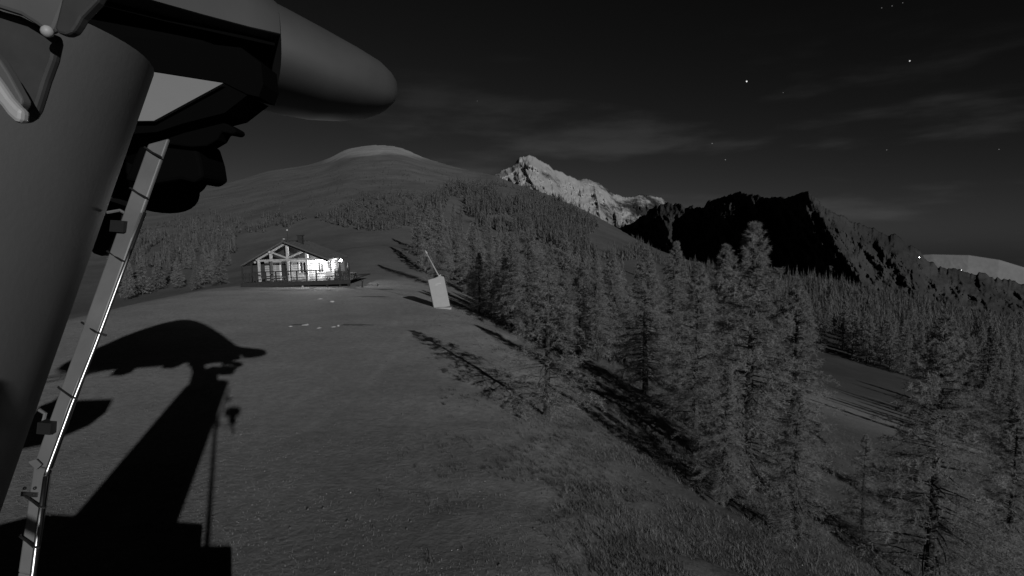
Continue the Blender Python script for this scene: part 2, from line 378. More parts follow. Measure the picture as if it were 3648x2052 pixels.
mountain('dark_mountain', [(2160,830),(2260,790),(2330,742),(2375,716),(2440,733),(2500,738),(2545,706),(2600,694),(2640,682),(2690,692),(2725,709),(2790,698),(2875,690),(2905,706),(2950,752),(3000,774),(3060,800),(3150,831),(3190,836),(3230,866),(3290,908),(3312,940),(3380,956),(3420,970),(3520,977),(3600,1000),(3648,1012),(3900,1080)],
         [(2160,1000),(2600,1100),(3000,1180),(3900,1350)], [(2160,1480),(2400,1320),(2650,1120),(2885,905),(2960,885),(3300,1100),(3900,1500)], .28, 110, 7.0, 'rock', 31, crag=.008, freq=.33, dskew=5.0)
mountain('distant_snowfield', [(3150,925),(3250,908),(3320,905),(3450,908),(3560,925),(3648,952),(3800,1010)], [(3150,1050),(3800,1150)], [(3150,7000),(3800,8000)], .4, 60, 2, 'snowf', 51, crag=0, freq=.1)

# ------------------------------------------------------------------ lift station: leaning mast, hood, machinery
ST = tag(empty('lift_station', (-2.74, -.74, 0)), 'huge grey lift station with leaning round mast and rounded hood overhead', 'lift station')
SL = np.array([-2.74, -.74, 0])
def L(p): return np.array(p, float) - SL              # world point -> station frame
MA, MBt = np.array([-2.74, -.74, .2]), np.array([-1.484, 1.659, 5.9])
def maxis(k): return MA + (MBt-MA)*k
ax_ = (MBt-MA)/np.linalg.norm(MBt-MA); au = np.cross(ax_, (0,0,1)); au /= np.linalg.norm(au); aw = np.cross(ax_, au)
def mring(k, zc=None, dr=0.0, n=72):                   # ring of the mast's skin; zc cuts it level
    P = []
    for j in range(n):
        a_ = 2*math.pi*j/n; off = math.cos(a_)*au + math.sin(a_)*aw; kk = k
        if zc is not None:
            for _ in range(8): kk = (zc - dr_z(off, kk, dr) - MA[2])/(MBt[2]-MA[2])
        P.append(L(maxis(kk) + off*(1.046-.4955*kk+dr)))
    return P
def dr_z(off, k, dr): return off[2]*(1.046-.4955*k+dr)
def loft(secs):
    m_ = MB(); n = len(secs[0]); vs = [p for s_ in secs for p in s_]
    fs = [(i*n+j, i*n+(j+1)%n, (i+1)*n+(j+1)%n, (i+1)*n+j) for i in range(len(secs)-1) for j in range(n)]
    fs += [tuple(range(n)), tuple((len(secs)-1)*n+j for j in range(n))]
    return m_.add(vs, fs)
MTOP = 5.312
def smooth_by_angle(o, deg=40):
    me = o.data; me.polygons.foreach_set('use_smooth', [True]*len(me.polygons))
    try: me.set_sharp_from_angle(angle=math.radians(deg))
    except Exception: pass
    return o
smooth_by_angle(loft([mring(-.05), mring(.2), mring(.4), mring(.6), mring(.75), mring(.9, MTOP)]).build('mast', 'mast', ST))
bv = MB()
wd = maxis(.18); bv.tube([L(maxis(.176)), L(maxis(.184))], [.968, .968], 64); bv.build('weld_band', 'mast', ST, True)
# unseen plinth below the lens, outlined to cast the black shade at frame foot
b = MB(); b.prism([L((x, y, -1.2)) for x, y in [(-6.3,-2.6),(-2.02,-2.6),(-2.02,3.72),(-2.70,3.72),(-2.85,4.40),(-5.9,4.75),(-6.3,4.35)]], (0,0,2.7)); b.build('plinth', 'concrete', ST, bevel=.04)
# hood: cross-sections along its spine, tip first
TIP = np.array([-.95, 4.72, 0]); E1 = np.array([-.86, -.51, 0]); NS = np.array([.51, -.86, 0])
def section(s, bw_, zb, zt, n=28, flat=.0):
    c = TIP + E1*s; zc = zb + (.02 if flat else (zt-zb)*.42); P = []
    for k in range(n):
        a = 2*math.pi*k/n; ca, sa = math.cos(a), math.sin(a)
        e = .8; x = bw_*math.copysign(abs(ca)**e, ca); zz = math.copysign(abs(sa)**e, sa)
        P.append(L(c + NS*x + np.array([0, 0, zc + (zt-zc)*zz if zz > 0 else zc + (zc-zb)*zz])))
    return P
HS = [(.03,.08,5.95,6.04),(.055,.19,5.88,6.09),(.12,.30,5.82,6.13),(.22,.40,5.78,6.18),(.4,.49,5.75,6.24),(.65,.57,5.74,6.32),(.90,.62,5.77,6.40),(.97,.63,5.78,6.42)]
smooth_by_angle(loft([section(*s) for s in HS]).build('hood_nose', 'hood', ST))
HB = [(.93,.58,6.09,6.39),(.96,.60,6.085,6.42),(1.15,.63,6.085,6.58),(1.4,.70,6.085,7.0),(1.7,.80,6.085,7.5),(2.1,.95,6.085,8.1),(2.6,1.12,6.08,8.75),(3.1,1.25,6.08,9.25),(3.6,1.35,6.08,9.55),(4.1,1.38,6.08,9.6),(4.8,1.3,6.08,9.3),(5.5,1.15,6.08,8.75),(6.1,1.0,6.08,8.1),(6.6,.8,6.08,7.35),(6.95,.6,6.08,6.8),(7.15,.3,6.12,6.4)]
smooth_by_angle(loft([section(*s, flat=1) for s in HB]).build('hood_shell', 'hood', ST))
# shade-black underside sheet; blocks added between mast and hood to fill their shadow
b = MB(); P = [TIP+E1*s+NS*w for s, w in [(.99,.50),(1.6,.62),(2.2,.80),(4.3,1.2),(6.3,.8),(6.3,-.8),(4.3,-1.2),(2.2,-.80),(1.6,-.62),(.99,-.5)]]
b.prism([L(q + np.array([0,0,6.055])) for q in P], (0,0,.026)); b.build('underside_tray', 'shade_black', ST)
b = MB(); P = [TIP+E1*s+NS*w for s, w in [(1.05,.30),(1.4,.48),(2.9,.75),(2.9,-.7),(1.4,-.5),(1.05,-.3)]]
b.prism([L(q + np.array([0,0,5.74])) for q in P], (0,0,.30)); b.build('underside_filler', 'shade_black', ST, bevel=.03)  # block added under the hood to thicken its cast shadow
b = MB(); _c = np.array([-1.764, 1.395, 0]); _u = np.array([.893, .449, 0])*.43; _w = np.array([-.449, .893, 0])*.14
b.prism([L(q + np.array([0,0,MTOP-.1])) for q in (_c-_u-_w, _c+_u-_w, _c+_u+_w, _c-_u+_w)], (-.06,.10,.78)); b.build('neck_blocker', 'shade_black', ST, bevel=.02)  # widened to block moonlight and broaden the shadow's neck
b = MB(); b.beam(L([-1.93, 1.36, 5.84]), L([-3.2, 3.3, 5.86]), .40, .24); b.build('head_beam', 'shade_black', ST)
def pxprism(name, poly, Y, thick, m, parent=ST, bevel=.0, tf=L):
    b_ = MB(); q = [tf(at(px, py, Y)) for px, py in poly]; b_.prism(q, (0, thick, 0)); return b_.build(name, m, parent, bevel=bevel)
pxprism('gusset_panel', [(440,250),(548,257),(795,296),(548,430),(430,431)], 3.05, .025, 'panel')
pxprism('gusset_flange', [(430,431),(548,430),(795,296),(882,338),(800,402),(650,440),(560,470),(420,480)], 3.10, .26, 'shade_black')
pxprism('neck_filler', [(440,246),(548,254),(795,293),(880,335),(922,345),(938,300),(930,225),(860,170),(600,140),(440,130)], 3.09, .2, 'shade_black')  # filler plate added to close the gap in the shadow's neck
pxprism('sheave_arm', [(560,480),(640,436),(700,424),(760,426),(806,440),(838,458),(840,470),(828,478),(788,470),(772,498),(735,520),(680,524),(580,512)], 3.2, .12, 'shade_black', bevel=.01)
pxprism('guide_cover', [(500,505),(690,500),(712,570),(722,632),(690,652),(640,640),(520,660),(440,640)], 3.25, .3, 'shade_black', bevel=.02)
# return wheel under the hood, seen from below as a rounded rim
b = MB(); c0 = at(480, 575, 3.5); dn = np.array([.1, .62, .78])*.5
b.tube([L(c0-dn*.16), L(c0-dn*.14), L(c0-dn*.05), L(c0+dn*.05), L(c0+dn*.14), L(c0+dn*.16)], [.36,.40,.385,.385,.40,.36], 40); bw_o = b.build('return_wheel', 'shade_black', ST, True)
b = MB(); b.tube([L(c0-dn*.3), L(c0+dn*.3)], .08, 14); b.build('wheel_hub', 'shade_black', bw_o)
# rods, rope guides and ladder rail on the hood's hidden far side (they feather the shadow)
for i, (s0, s1, w, z0, z1) in enumerate([(3.0,6.9,.9,5.75,5.6),(3.6,7.3,1.1,5.6,5.35),(4.8,7.4,.2,5.9,5.3)]):
    b = MB(); b.tube([L(TIP+E1*s0+NS*-w+np.array([0,0,z0])), L(TIP+E1*s1+NS*-w+np.array([0,0,z1]))], .035, 8); b.build('rope_guide', 'dark', ST)
for i, (s, z0) in enumerate([(3.4,5.62),(4.9,5.5)]):
    b = MB(); b.box(-.22,.22,-.3,.3,0,.5); o = b.build('sheave_box', 'dark', ST, bevel=.03); o.location = L(TIP+E1*s+np.array([0,0,z0]))
# unseen block and rod added beside the mast to cast the dark block shadow
b = MB(); b.prism([(.55,0,.62),(.62,0,.18),(.42,0,-.15),(-.1,0,-.45),(-.9,0,-.62),(-1.2,0,.55)], (0,.5,0)); o = b.build('shadow_block', 'brkt_m', ST, bevel=.03); o.location = L([-5.55, 2.15, 3.78])
b = MB(); b.beam((-1.0,.25,.5), (-.9,.25,2.4), .1, .1); b.build('shadow_block_rod', 'brkt_m', o)

# cable tray that follows the mast, with its conduit, ties and clamps
def tr(px, py): 
    Y = np.interp(py, [490, 1650, 2052], [1.66, 1.32, 1.20]); return at(px, py, Y)
TL = [(527,512),(118,1655),(62,2040),(58,2110)]; TR = [(600,492),(176,1672),(118,2052),(112,2110)]
def strip(lft, rgt, th):
    b_ = MB(); a_ = [L(tr(*q)) for q in lft]; c_ = [L(tr(*q)) for q in rgt]
    for i in range(len(a_)-1):
        q = [a_[i], c_[i], c_[i+1], a_[i+1]]; nrm = np.cross(q[1]-q[0], q[3]-q[0]); nrm /= np.linalg.norm(nrm)
        if nrm[1] < 0: nrm = -nrm
        b_.prism(q, nrm*th)
    return b_
tray = strip(TL[:2], TR[:2], .012).build('cable_tray', 'tray', ST, bevel=.004)
strip(TL[1:], TR[1:], .012).build('lower_tray', 'tray', tray, bevel=.004)
def lerp2(a, b_, y): k = (y-a[1])/(b_[1]-a[1]); return (a[0]+(b_[0]-a[0])*k, y)
def edge(E_, y):
    for i in range(len(E_)-1):
        if y <= E_[i+1][1]: return lerp2(E_[i], E_[i+1], y)
    return lerp2(E_[-2], E_[-1], y)
FR = np.array([.25, -.95, .1])*.012
b = MB(); b.tube([L(tr(*q)+FR) for q in [(522,760),(432,1000),(347,1230),(264,1440),(180,1668),(172,1690)]], .0048, 10)
b.build('conduit', 'steel', tray, True)
b = MB(); b.tube([L(tr(*q)+FR) for q in [(172,1692),(153,1830),(126,2045),(122,2110)]], .0052, 10); b.build('conduit', 'steel', tray, True)
b = MB(); b.tube([L(tr(*q)+FR*.9) for q in [(508,760),(419,1000),(333,1235),(250,1445),(210,1560)]], .0022, 8); b.build('thin_conduit', 'tray', tray, True)
for y, ext in [(540,6),(684,8),(908,8),(1160,34),(1390,14),(1775,14),(1915,16)]:
    l_ = edge(TL, y-12); r_ = edge(TR, y+22); b = MB()
    b.tube([L(tr(l_[0]-6, l_[1])+FR*.3), L(tr(l_[0], l_[1])+FR), L(tr((l_[0]+r_[0])/2, (l_[1]+r_[1])/2+2)+FR*1.0), L(tr(r_[0]+2, r_[1])+FR*1.6), L(tr(r_[0]+ext, r_[1]+ext*.35)+FR)], .0028, 6)
    b.build('cable_tie', 'black', tray)
for y in (806, 1515):
    l_ = edge(TL, y); b = MB(); q = [(l_[0]-14, y-18), (l_[0]+34, y-14), (l_[0]+30, y+26), (l_[0]-18, y+22)]
    b.prism([L(tr(*s_)+FR*2.2) for s_ in q], (.0, .03, 0)); b.build('tray_clamp', 'black', tray)
    b = MB(); zr = [(l_[0]-52, y-46), (l_[0]-30, y-32), (l_[0]-40, y+4)] if y > 1000 else [(l_[0]-58, y-50), (l_[0]-12, y-58), (l_[0]+18, y-40)]
    b.tube([L(tr(*s_)+np.array([0,.02,0])) for s_ in zr], .0045, 6); b.build('clamp_rail', 'tray', tray)
b = MB(); q = [(82,1748),(140,1752),(138,1768),(80,1764)]; b.prism([L(tr(*s_)+FR*.5) for s_ in q], tuple(FR*.2)); b.build('joint_plate', 'steel', tray)
for s_ in [(92,1737),(128,1737),(90,1756),(126,1760)]:
    b = MB(); b.ball(L(tr(*s_)+FR*.4), .004, 8, 5); b.build('bolt', 'black', tray, True)
b = MB(); q = [(112,1640),(140,1630),(160,1650),(140,1668)]; b.prism([L(tr(*s_)+FR*.9) for s_ in q], tuple(FR*.3)); b.build('elbow_plate', 'tray', tray)
# black cable sagging in the gap between mast and tray
b = MB(); b.tube([L(tr(*q)+np.array([0,.05,0])) for q in [(400,760),(372,900),(345,985),(322,1080),(312,1110),(305,1075),(318,1060),(312,1120),(285,1195),(258,1260),(215,1370)]], .007, 8)
b.build('loose_cable', 'black', tray, True)
b = MB(); b.tube([L(tr(*q)+np.array([0,.05,0])) for q in [(371,905),(360,935),(330,965)]], .0028, 6); b.build('loose_cable', 'black', tray, True)
pxprism('black_slab', [(345,700),(452,735),(380,905),(362,912),(335,903),(322,890)], 2.15, .12, 'black', tray)  # black slab filling the gap between mast and tray

# ------------------------------------------------------------------ camera pole: throws the small lamp-like shadow, its bracket shows at upper left
CP = tag(empty('camera_pole', (-.50, -.12, 0)), 'thin camera pole whose dark bracket plates cross the upper left corner', 'camera pole')
C0 = np.array([-.50, -.12, 0]); LC = lambda p_: np.array(p_, float) - C0
b = MB(); b.tube([(0,0,-.5),(0,0,4.9)], .045, 14); b.build('pole', 'brkt_m', CP, True)
b = MB(); b.tube([(0,0,4.60),(.22,-.05,4.53),(.46,-.08,4.47)], .015, 10); b.build('arm', 'brkt_m', CP, True)
b = MB(); b.box(-.17,.15,-.34,-.06,-.06,.16); o = b.build('camera_housing', 'brkt_m', CP, bevel=.02); o.location = LC((0,0,4.84))
b = MB(); b.tube([(0,0,-.20),(0,0,-.16),(0,0,-.04),(0,0,0)], [.04,.10,.10,.08], 16); b.tube([(0,0,-.42),(0,0,-.2)], .03, 8); o = b.build('camera_base', 'brkt_m', CP, True); o.location = LC((-.02,-.2,4.74))
def cpx(name, poly, Y, th, m, bev=.004): return pxprism(name, poly, Y, th, m, CP, bev, LC)
cpx('bracket_plate', [(-140,-20),(0,36),(60,52),(118,82),(160,118),(196,118),(202,150),(188,215),(160,290),(142,350),(128,392),(112,418),(90,432),(60,436),(30,400),(-140,150)], .62, .012, 'brkt_d')
cpx('bracket_web', [(-140,-140),(-140,-15),(0,30),(70,52),(128,88),(158,112),(178,118),(192,104),(212,55),(240,-10),(270,-140)], .60, .010, 'brkt_m')
cpx('bracket_strut', [(250,-140),(192,100),(204,118),(232,124),(258,114),(276,88),(290,62),(345,5),(420,-140)], .585, .012, 'brkt_d')
cpx('clip_edge', [(-140,60),(0,215),(30,262),(60,318),(79,352),(79,368),(60,392),(0,300),(-140,120)], .575, .012, 'brkt_m', .003)
cpx('clip_face', [(-140,110),(0,300),(30,345),(60,378),(78,392),(74,424),(66,440),(48,432),(22,408),(0,378),(-140,230)], .565, .012, 'brkt_l', .004)
b = MB(); b.ball(LC(at(168,112,.595)), .006, 10, 6); b.build('bolt', 'brkt_l', CP, True)

# ------------------------------------------------------------------ mountain hut
HX, HY = -23.12, 58.0
HUT = tag(empty('mountain_hut', (HX, HY, 0), math.radians(2.5)), 'lit wooden mountain hut with open truss gable and railed deck', 'hut')
HUT.rotation_euler[1] = math.radians(-1.8)
DK = .50                                              # deck level
def hb(name, x0, x1, y0, y1, z0, z1, m, parent=HUT, bevel=0):
    b_ = MB(); b_.box(x0, x1, y0, y1, z0, z1); return b_.build(name, m, parent, bevel=bevel)
def hbeam(name, a, c, w, h_, m, parent=HUT):
    b_ = MB(); b_.beam(a, c, w, h_, (0,1,0)); return b_.build(name, m, parent)
# deck: fascia, joists, boards
dk = hb('deck', -3.95, 6.75, -1.9, 8.0, DK-.10, DK-.02, 'wood_d')
for i in range(16): hb('deck_board', -4.0+i*.675, -4.0+i*.675+.65, -1.95, 8.0, DK-.02, DK+.012, 'wood_d', dk)
hb('deck_fascia', -4.05, 6.8, -2.02, -1.955, DK-.42, DK+.01, 'wood_d')
for x in (-3.8,-2.6,-.9,.9,2.6,4.4,5.7,6.6): hb('deck_pier', x-.09, x+.09, -1.85, -1.67, -.8, DK-.1, 'wood_d')
# walls of stacked logs with door and window openings
WY, WL, WR, WT = 1.05, -2.75, 4.0, 2.62
openings = [(-1.05,-.02,DK,2.32), (.92,1.50,1.28,2.30), (2.78,3.34,1.28,2.30)]
nlog = 9; lh = (WT-DK)/nlog
for i in range(nlog):
    z0 = DK+i*lh+.012; z1 = DK+(i+1)*lh-.012; segs = [(WL, WR)]
    for ox0, ox1, oz0, oz1 in openings:
        if z1 > oz0+.02 and z0 < oz1-.02:
            ns_ = []
            for s0, s1 in segs:
                if ox1 <= s0 or ox0 >= s1: ns_.append((s0, s1)); continue
                if ox0 > s0: ns_.append((s0, ox0))
                if ox1 < s1: ns_.append((ox1, s1))
            segs = ns_
    for s0, s1 in segs: hb('log', s0, s1, WY, WY+.16, z0, z1, 'wood', bevel=.02)
hb('wall_core', WL+.02, WR-.02, WY+.06, WY+.14, DK, WT, 'wood_d')
for i in range(nlog):                                  # right-hand wall
    hb('log', WR-.02, WR+.14, WY+.16, 6.6, DK+i*lh+.012, DK+(i+1)*lh-.012, 'wood', bevel=.02)
hb('wall', WL-.1, WL+.06, WY+.17, 6.6, DK, 2.9, 'wood_d'); hb('wall', WL, WR, 6.6, 6.75, DK, 2.6, 'wood_d')
# gable infill behind the truss
b = MB(); b.prism([(WL-.2,WY+.02,WT+.004),(WR+.1,WY+.02,WT+.004),(WR+.1,WY+.02,2.78),(0,WY+.02,4.40),(WL-.2,WY+.02,3.05)], (0,.12,0)); b.build('gable_wall', 'wood_d', HUT)
hb('lintel_board', WL, WR+.1, WY-.05, WY-.005, WT-.17, WT+.02, 'wood')
def window(x0, x1, z0, z1):
    w = hb('window', x0, x1, WY+.03, WY+.07, z0, z1, 'glass')
    hb('frame', x0-.14, x0, WY-.06, WY+.04, z0-.06, z1+.06, 'frame_w', w); hb('frame', x1, x1+.12, WY-.06, WY+.04, z0-.06, z1+.06, 'wood', w)
    hb('frame', x0, x1, WY-.05, WY+.04, z1, z1+.06, 'wood', w); hb('sill', x0-.14, x1+.12, WY-.08, WY+.04, z0-.12, z0-.064, 'wood', w)
    hb('mullion', (x0+x1)/2-.025, (x0+x1)/2+.025, WY-.01, WY+.02, z0, z1, 'wood', w); return w
window(.92,1.50,1.28,2.30); window(2.78,3.34,1.28,2.30)
d = hb('door', -1.05, -.02, WY+.02, WY+.07, DK+.02, 2.26, 'glass')
hb('frame', -1.22, -1.05, WY-.06, WY+.05, DK+.02, 2.32, 'frame_w', d); hb('frame', -.02, .12, WY-.06, WY+.05, DK+.02, 2.32, 'wood', d); hb('frame', -1.05, -.02, WY-.05, WY+.05, 2.26, 2.32, 'wood', d)
hb('stile', -.60, -.48, WY-.01, WY+.018, DK+.02, 2.26, 'wood_m', d); hb('rail', -1.05, -.02, WY-.012, WY+.016, DK+.02, DK+.35, 'wood_m', d)
# posts and open truss in front
TY = -.45
for x, zt, m_ in [(-2.72,2.98,'wood_l'),(-1.45,2.55,'wood_m'),(.22,2.55,'wood'),(2.12,2.55,'wood_l')]:
    hb('post', x-.10, x+.10, TY-.10, TY+.10, DK, zt, m_)
hbeam('tie_beam', (-2.62,TY,2.66), (4.15,TY,2.66), .20, .20, 'wood')
hb('king_post', .10, .32, TY-.12, TY+.12, 2.76, 4.12, 'wood_l')
hb('strut_post', -1.58, -1.36, TY-.12, TY+.12, 2.762, 3.42, 'wood_l'); hb('strut_post', 2.02, 2.26, TY-.12, TY+.12, 2.762, 3.50, 'wood_l')
hbeam('brace', (.10,TY,2.86), (-1.35,TY,3.46), .16, .16, 'wood'); hbeam('brace', (.32,TY,2.86), (1.75,TY,3.48), .16, .16, 'wood')
RP = (0.0, 4.58); sl_l, sl_r = .535, .44               # ridge, roof slopes
zl = lambda x: RP[1]+sl_l*x; zr = lambda x: RP[1]-sl_r*x
hbeam('rafter', (-2.95,TY,zl(-2.95)-.30), (-.02,TY,zl(-.02)-.30), .18, .22, 'wood'); hbeam('rafter', (.02,TY,zr(.02)-.30), (4.25,TY,zr(4.25)-.30), .18, .22, 'wood_m')
hbeam('purlin_end', (-1.47,TY-.35,3.52), (-1.47,TY+.3,3.52), .24, .24, 'wood_l')
# roof slabs with verge boards, ridge cap, chimney, seams
def roofslab(x0, x1, zf, name):
    b_ = MB(); b_.add([(x0,-1.0,zf(x0)-.16),(x1,-1.0,zf(x1)-.16),(x1,7.0,zf(x1)-.16),(x0,7.0,zf(x0)-.16),(x0,-1.0,zf(x0)),(x1,-1.0,zf(x1)),(x1,7.0,zf(x1)),(x0,7.0,zf(x0))],
        [(0,3,2,1),(4,5,6,7),(0,1,5,4),(1,2,6,5),(2,3,7,6),(3,0,4,7)]); return b_.build(name, 'roof', HUT)
rl = roofslab(-4.3, 0, zl, 'roof'); rr = roofslab(0, 4.5, zr, 'roof')
for i in range(9):
    y = -.9+i*.95; b = MB(); b.beam((.05,y,zr(.05)+.025), (4.48,y,zr(4.48)+.025), .05, .05, (0,0,1)); b.build('roof_seam', 'roof', rr)
hbeam('verge_board', (-4.3,-1.03,zl(-4.3)-.07), (-.0,-1.03,zl(0)-.07), .05, .16, 'trim', rl); hbeam('verge_board', (.0,-1.034,zr(0)-.07), (4.5,-1.034,zr(4.5)-.07), .05, .16, 'trim', rr)
hb('ridge_cap', -.14, .14, -1.05, 7.05, RP[1]-.01, RP[1]+.06, 'roof', rr)
ch = hb('chimney', .50, .98, 2.0, 2.5, 3.9, 5.12, 'wood_d'); hb('chimney_cap', .42, 1.06, 1.92, 2.58, 5.12, 5.20, 'wood_d', ch)
b = MB(); b.tube([(.05,.4,4.6),(.05,.4,5.62)], .025, 8); b.build('mast_pole', 'wood_d', HUT); b = MB(); b.ball((.05,.36,5.70), .09, 12, 8, (1,.5,1)); b.build('pole_ball', 'frame_w', HUT, True)
b = MB(); b.ball((.12,-.95,4.78), .11, 8, 6, (1.3,.6,.6)); b.build('ridge_ornament', 'stone', HUT, True)
# porch on the left under the long eave
for x, y in [(-3.95,-1.6),(-3.45,-.5),(-3.2,1.0),(-3.95,2.5)]: hb('porch_post', x-.07, x+.07, y-.07, y+.07, DK, min(zl(x)-.2, 2.5), 'wood_d')
hb('porch_rail', -4.0, -2.85, -1.72, -1.66, 1.40, 1.47, 'wood_d'); hb('porch_rail', -4.0, -2.85, -1.72, -1.66, .98, 1.04, 'wood_d')
b = MB(); b.ball((-3.05,-.6,2.5), .13, 10, 6); b.build('porch_lantern', 'stone', HUT, True)
# deck railing
for x in [-2.55,-1.6,-.6,.52,1.48,2.45,3.4]: hb('rail_post', x-.06, x+.06, -1.86, -1.74, DK, 1.50, 'wood_d')
hb('handrail', -2.75, 4.2, -1.88, -1.72, 1.50, 1.60, 'wood_d'); hb('lower_rail', -2.75, .52, -1.83, -1.77, 1.04, 1.11, 'wood_d')
for x in [-3.92,-3.6,-3.25,-2.9]: hb('porch_baluster', x-.04, x+.04, -1.72, -1.66, DK, 1.40, 'wood_d')
# floodlight under the right eave, and the side lamp on its arm
fl = hb('floodlight', 3.42, 3.66, .30, .46, 2.24, 2.40, 'black'); hb('floodlight_glass', 3.44, 3.64, .47, .49, 2.26, 2.38, 'lamp', fl)
hbeam('floodlight_arm', (3.54,.38,2.40), (3.54,.38,2.75), .04, .04, 'black', fl)
b = MB(); b.tube([(4.14,2.3,2.10),(4.7,1.9,2.30),(4.95,1.75,2.34)], .04, 8); la = b.build('lamp_arm', 'wood_d', HUT); b = MB(); b.ball((5.02,1.70,2.36), .12, 12, 8); b.build('lamp_globe', 'lamp', la, True)
def hlight(name, p_, e, r=.06):
    l_ = bpy.data.lights.new(name, 'POINT'); l_.energy = e; l_.shadow_soft_size = r; l_.color = (1,1,1); o_ = bpy.data.objects.new(name, l_); COL.objects.link(o_); o_.parent = HUT; o_.location = p_; return o_
hlight('floodlight_beam', (3.30, .20, 2.42), 1000); hlight('side_lamp_beam', (4.88, 1.75, 2.18), 480)
# things standing on the right-hand terrace
def hloc(x, y, z=0.0):
    a = math.radians(2.5); return (HX + x*math.cos(a) - y*math.sin(a), HY + x*math.sin(a) + y*math.cos(a), z)
def table(x, y, rz, label, m='wood_d'):
    t_ = tag(empty('picnic_table', hloc(x, y, DK+.014), rz), label, 'table', 'tables on the hut terrace')
    for i in range(4): hb('plank', -.9, .9, -.36+i*.185, -.36+i*.185+.17, .70, .745, m, t_)
    for sx_ in (-.65, .65):
        hbeam('leg', (sx_,-.55,0), (sx_,.25,.72), .08, .08, m, t_); hbeam('leg', (sx_+.085,.55,0), (sx_+.085,-.25,.72), .08, .08, m, t_)
        hb('crossbar', sx_-.13, sx_-.05, -.75, .75, .38, .44, m, t_)
    for sy in (-1, 1): hb('bench_seat', -.9, .9, sy*.72-.13, sy*.72+.13, .44, .48, m, t_)
    return t_
table(4.75,-.3,.1,'dark picnic table on the terrace nearest the lit hut corner')
table(6.0,.8,-.15,'dark picnic table at the far right end of the terrace')
def parasol(x, y, label):
    t_ = tag(empty('closed_parasol', hloc(x, y, DK+.014)), label, 'parasol', 'closed parasols on the hut terrace')
    b_ = MB(); b_.tube([(0,0,0),(0,0,1.9)], .03, 8); b_.build('pole', 'wood_d', t_)
    b_ = MB(); b_.tube([(0,0,.75),(0,0,.9),(.02,0,1.5),(0,0,1.92),(0,0,2.0)], [.10,.16,.12,.07,.01], 9); b_.build('canopy', 'dark', t_, True)
    b_ = MB(); b_.tube([(0,0,0),(0,0,.08)], .25, 12); b_.build('foot', 'dark', t_)
parasol(5.5,-1.2,'black closed parasol between the two terrace tables'); parasol(6.5,-1.5,'black closed parasol at the outer corner of the terrace')
sc = tag(empty('wind_screen', hloc(6.0,-1.88,DK+.014)), 'dark slatted wind screen along the terrace edge right of the hut', 'screen')
for i in range(9): hb('slat', -.72, .72, -.02, .02, .05+i*.118, .05+i*.118+.10, 'wood_d', sc)
for x in (-.74,.72): hb('post', x-.05, x+.05, -.08, -.025, 0, 1.25, 'wood_d', sc)
bn = tag(empty('menu_board', hloc(4.45,-1.2,DK+.014), .3), 'bright lit board leaning on the terrace by the hut lamp', 'board')
b = MB(); b.prism([(-.32,0,.55),(.32,0,.55),(.32,.16,1.0),(-.32,.16,1.0)], (0,.03,0)); b.build('panel', 'frame_w', bn)
for x in (-.28,.28): hbeam('leg', (x,.02,0), (x,.16,.98), .05, .05, 'wood_d', bn)
fb = tag(empty('white_crate', hloc(4.95,-1.45,DK+.014), .2), 'small pale crate on the terrace below the lit lamp', 'crate')
hb('box', -.22,.22,-.18,.18,.0,.36,'stone',fb,.02); hb('lid', -.24,.24,-.2,.2,.362,.40,'frame_w',fb,.01)
# stubby stakes in the grass beside the terrace
for x, y, hh, lb in [(1290,55.5,.9,'short forked stake in the grass right of the terrace'),(1345,57,.35,'low dark stump on the grass right of the hut')]:
    q = at(x, 1010, y); z0 = hz(q[0], y); st = tag(empty('stake', (q[0], y, z0-.05)), lb, 'stake')
    b_ = MB(); b_.tube([(0,0,0),(.03,0,hh*.6),(-.05,0,hh)], [.07,.06,.03], 7); b_.build('shaft', 'wood_d', st); b_ = MB(); b_.tube([(.02,0,hh*.5),(.16,.02,hh*.85)], [.035,.02], 6); b_.build('fork', 'wood_d', st)

# ------------------------------------------------------------------ snow lance in its padded box
q = at(1574, 1082, 40.5); LZ = hz(q[0], 40.5)
SLN = tag(empty('snow_lance', (q[0], 40.5, LZ-.03), 0), 'pale padded box leaning on the grass with a thin snow lance', 'snow lance')
b = MB(); w0, h0 = 1.18, 2.22; an = math.radians(11)
b.prism([(-w0/2,-.38,.0),(w0/2,-.38,.0),(w0/2,-.38,h0*.98),(w0*.24,-.38,h0+.09),(-w0*.05,-.38,h0),(-w0/2,-.38,h0*.985)], (0,.8,0))
pb = b.build('padding', 'pad', SLN, bevel=.05); pb.rotation_euler = (math.radians(-4), -an, math.radians(12))
b = MB(); b.box(-.14,.28,-.40,-.384,1.72,1.80); b.build('printed_label', 'pad_l', pb); b = MB(); b.box(-.2,.0,-.40,-.384,1.64,1.69); b.build('printed_label', 'pad_l', pb)
tp = at(1520, 902, 40.9); bs = at(1568, 992, 40.5); off0 = np.array([q[0], 40.5, LZ-.03])
b = MB(); b.tube([bs-off0-np.array([-.05,0,.5]), bs-off0, tp-off0], [.05,.05,.038], 10); b.build('lance_pipe', 'pipe', SLN, True)
b = MB(); dv = (tp-bs)/np.linalg.norm(tp-bs); b.tube([tp-off0-dv*.05, tp-off0+dv*.1, tp-off0+dv*.28], [.07,.065,.02], 10); b.build('nozzle_head', 'pipe', SLN, True)
b = MB(); b.tube([tp-off0+dv*.25, tp-off0+dv*.5], .012, 6); b.build('nozzle_tip', 'dark', SLN)
b = MB(); b.tube([(.05,-.2,2.1),(.12,-.15,2.36),(.25,-.1,2.40)], .07, 8); o = b.build('valve', 'pipe', SLN, True); o.location = (-.28,0,-.02)
b = MB(); b.box(-.35,.75,-.75,-.3,-.1,.10); o = b.build('concrete_foot', 'concrete', SLN, bevel=.04)

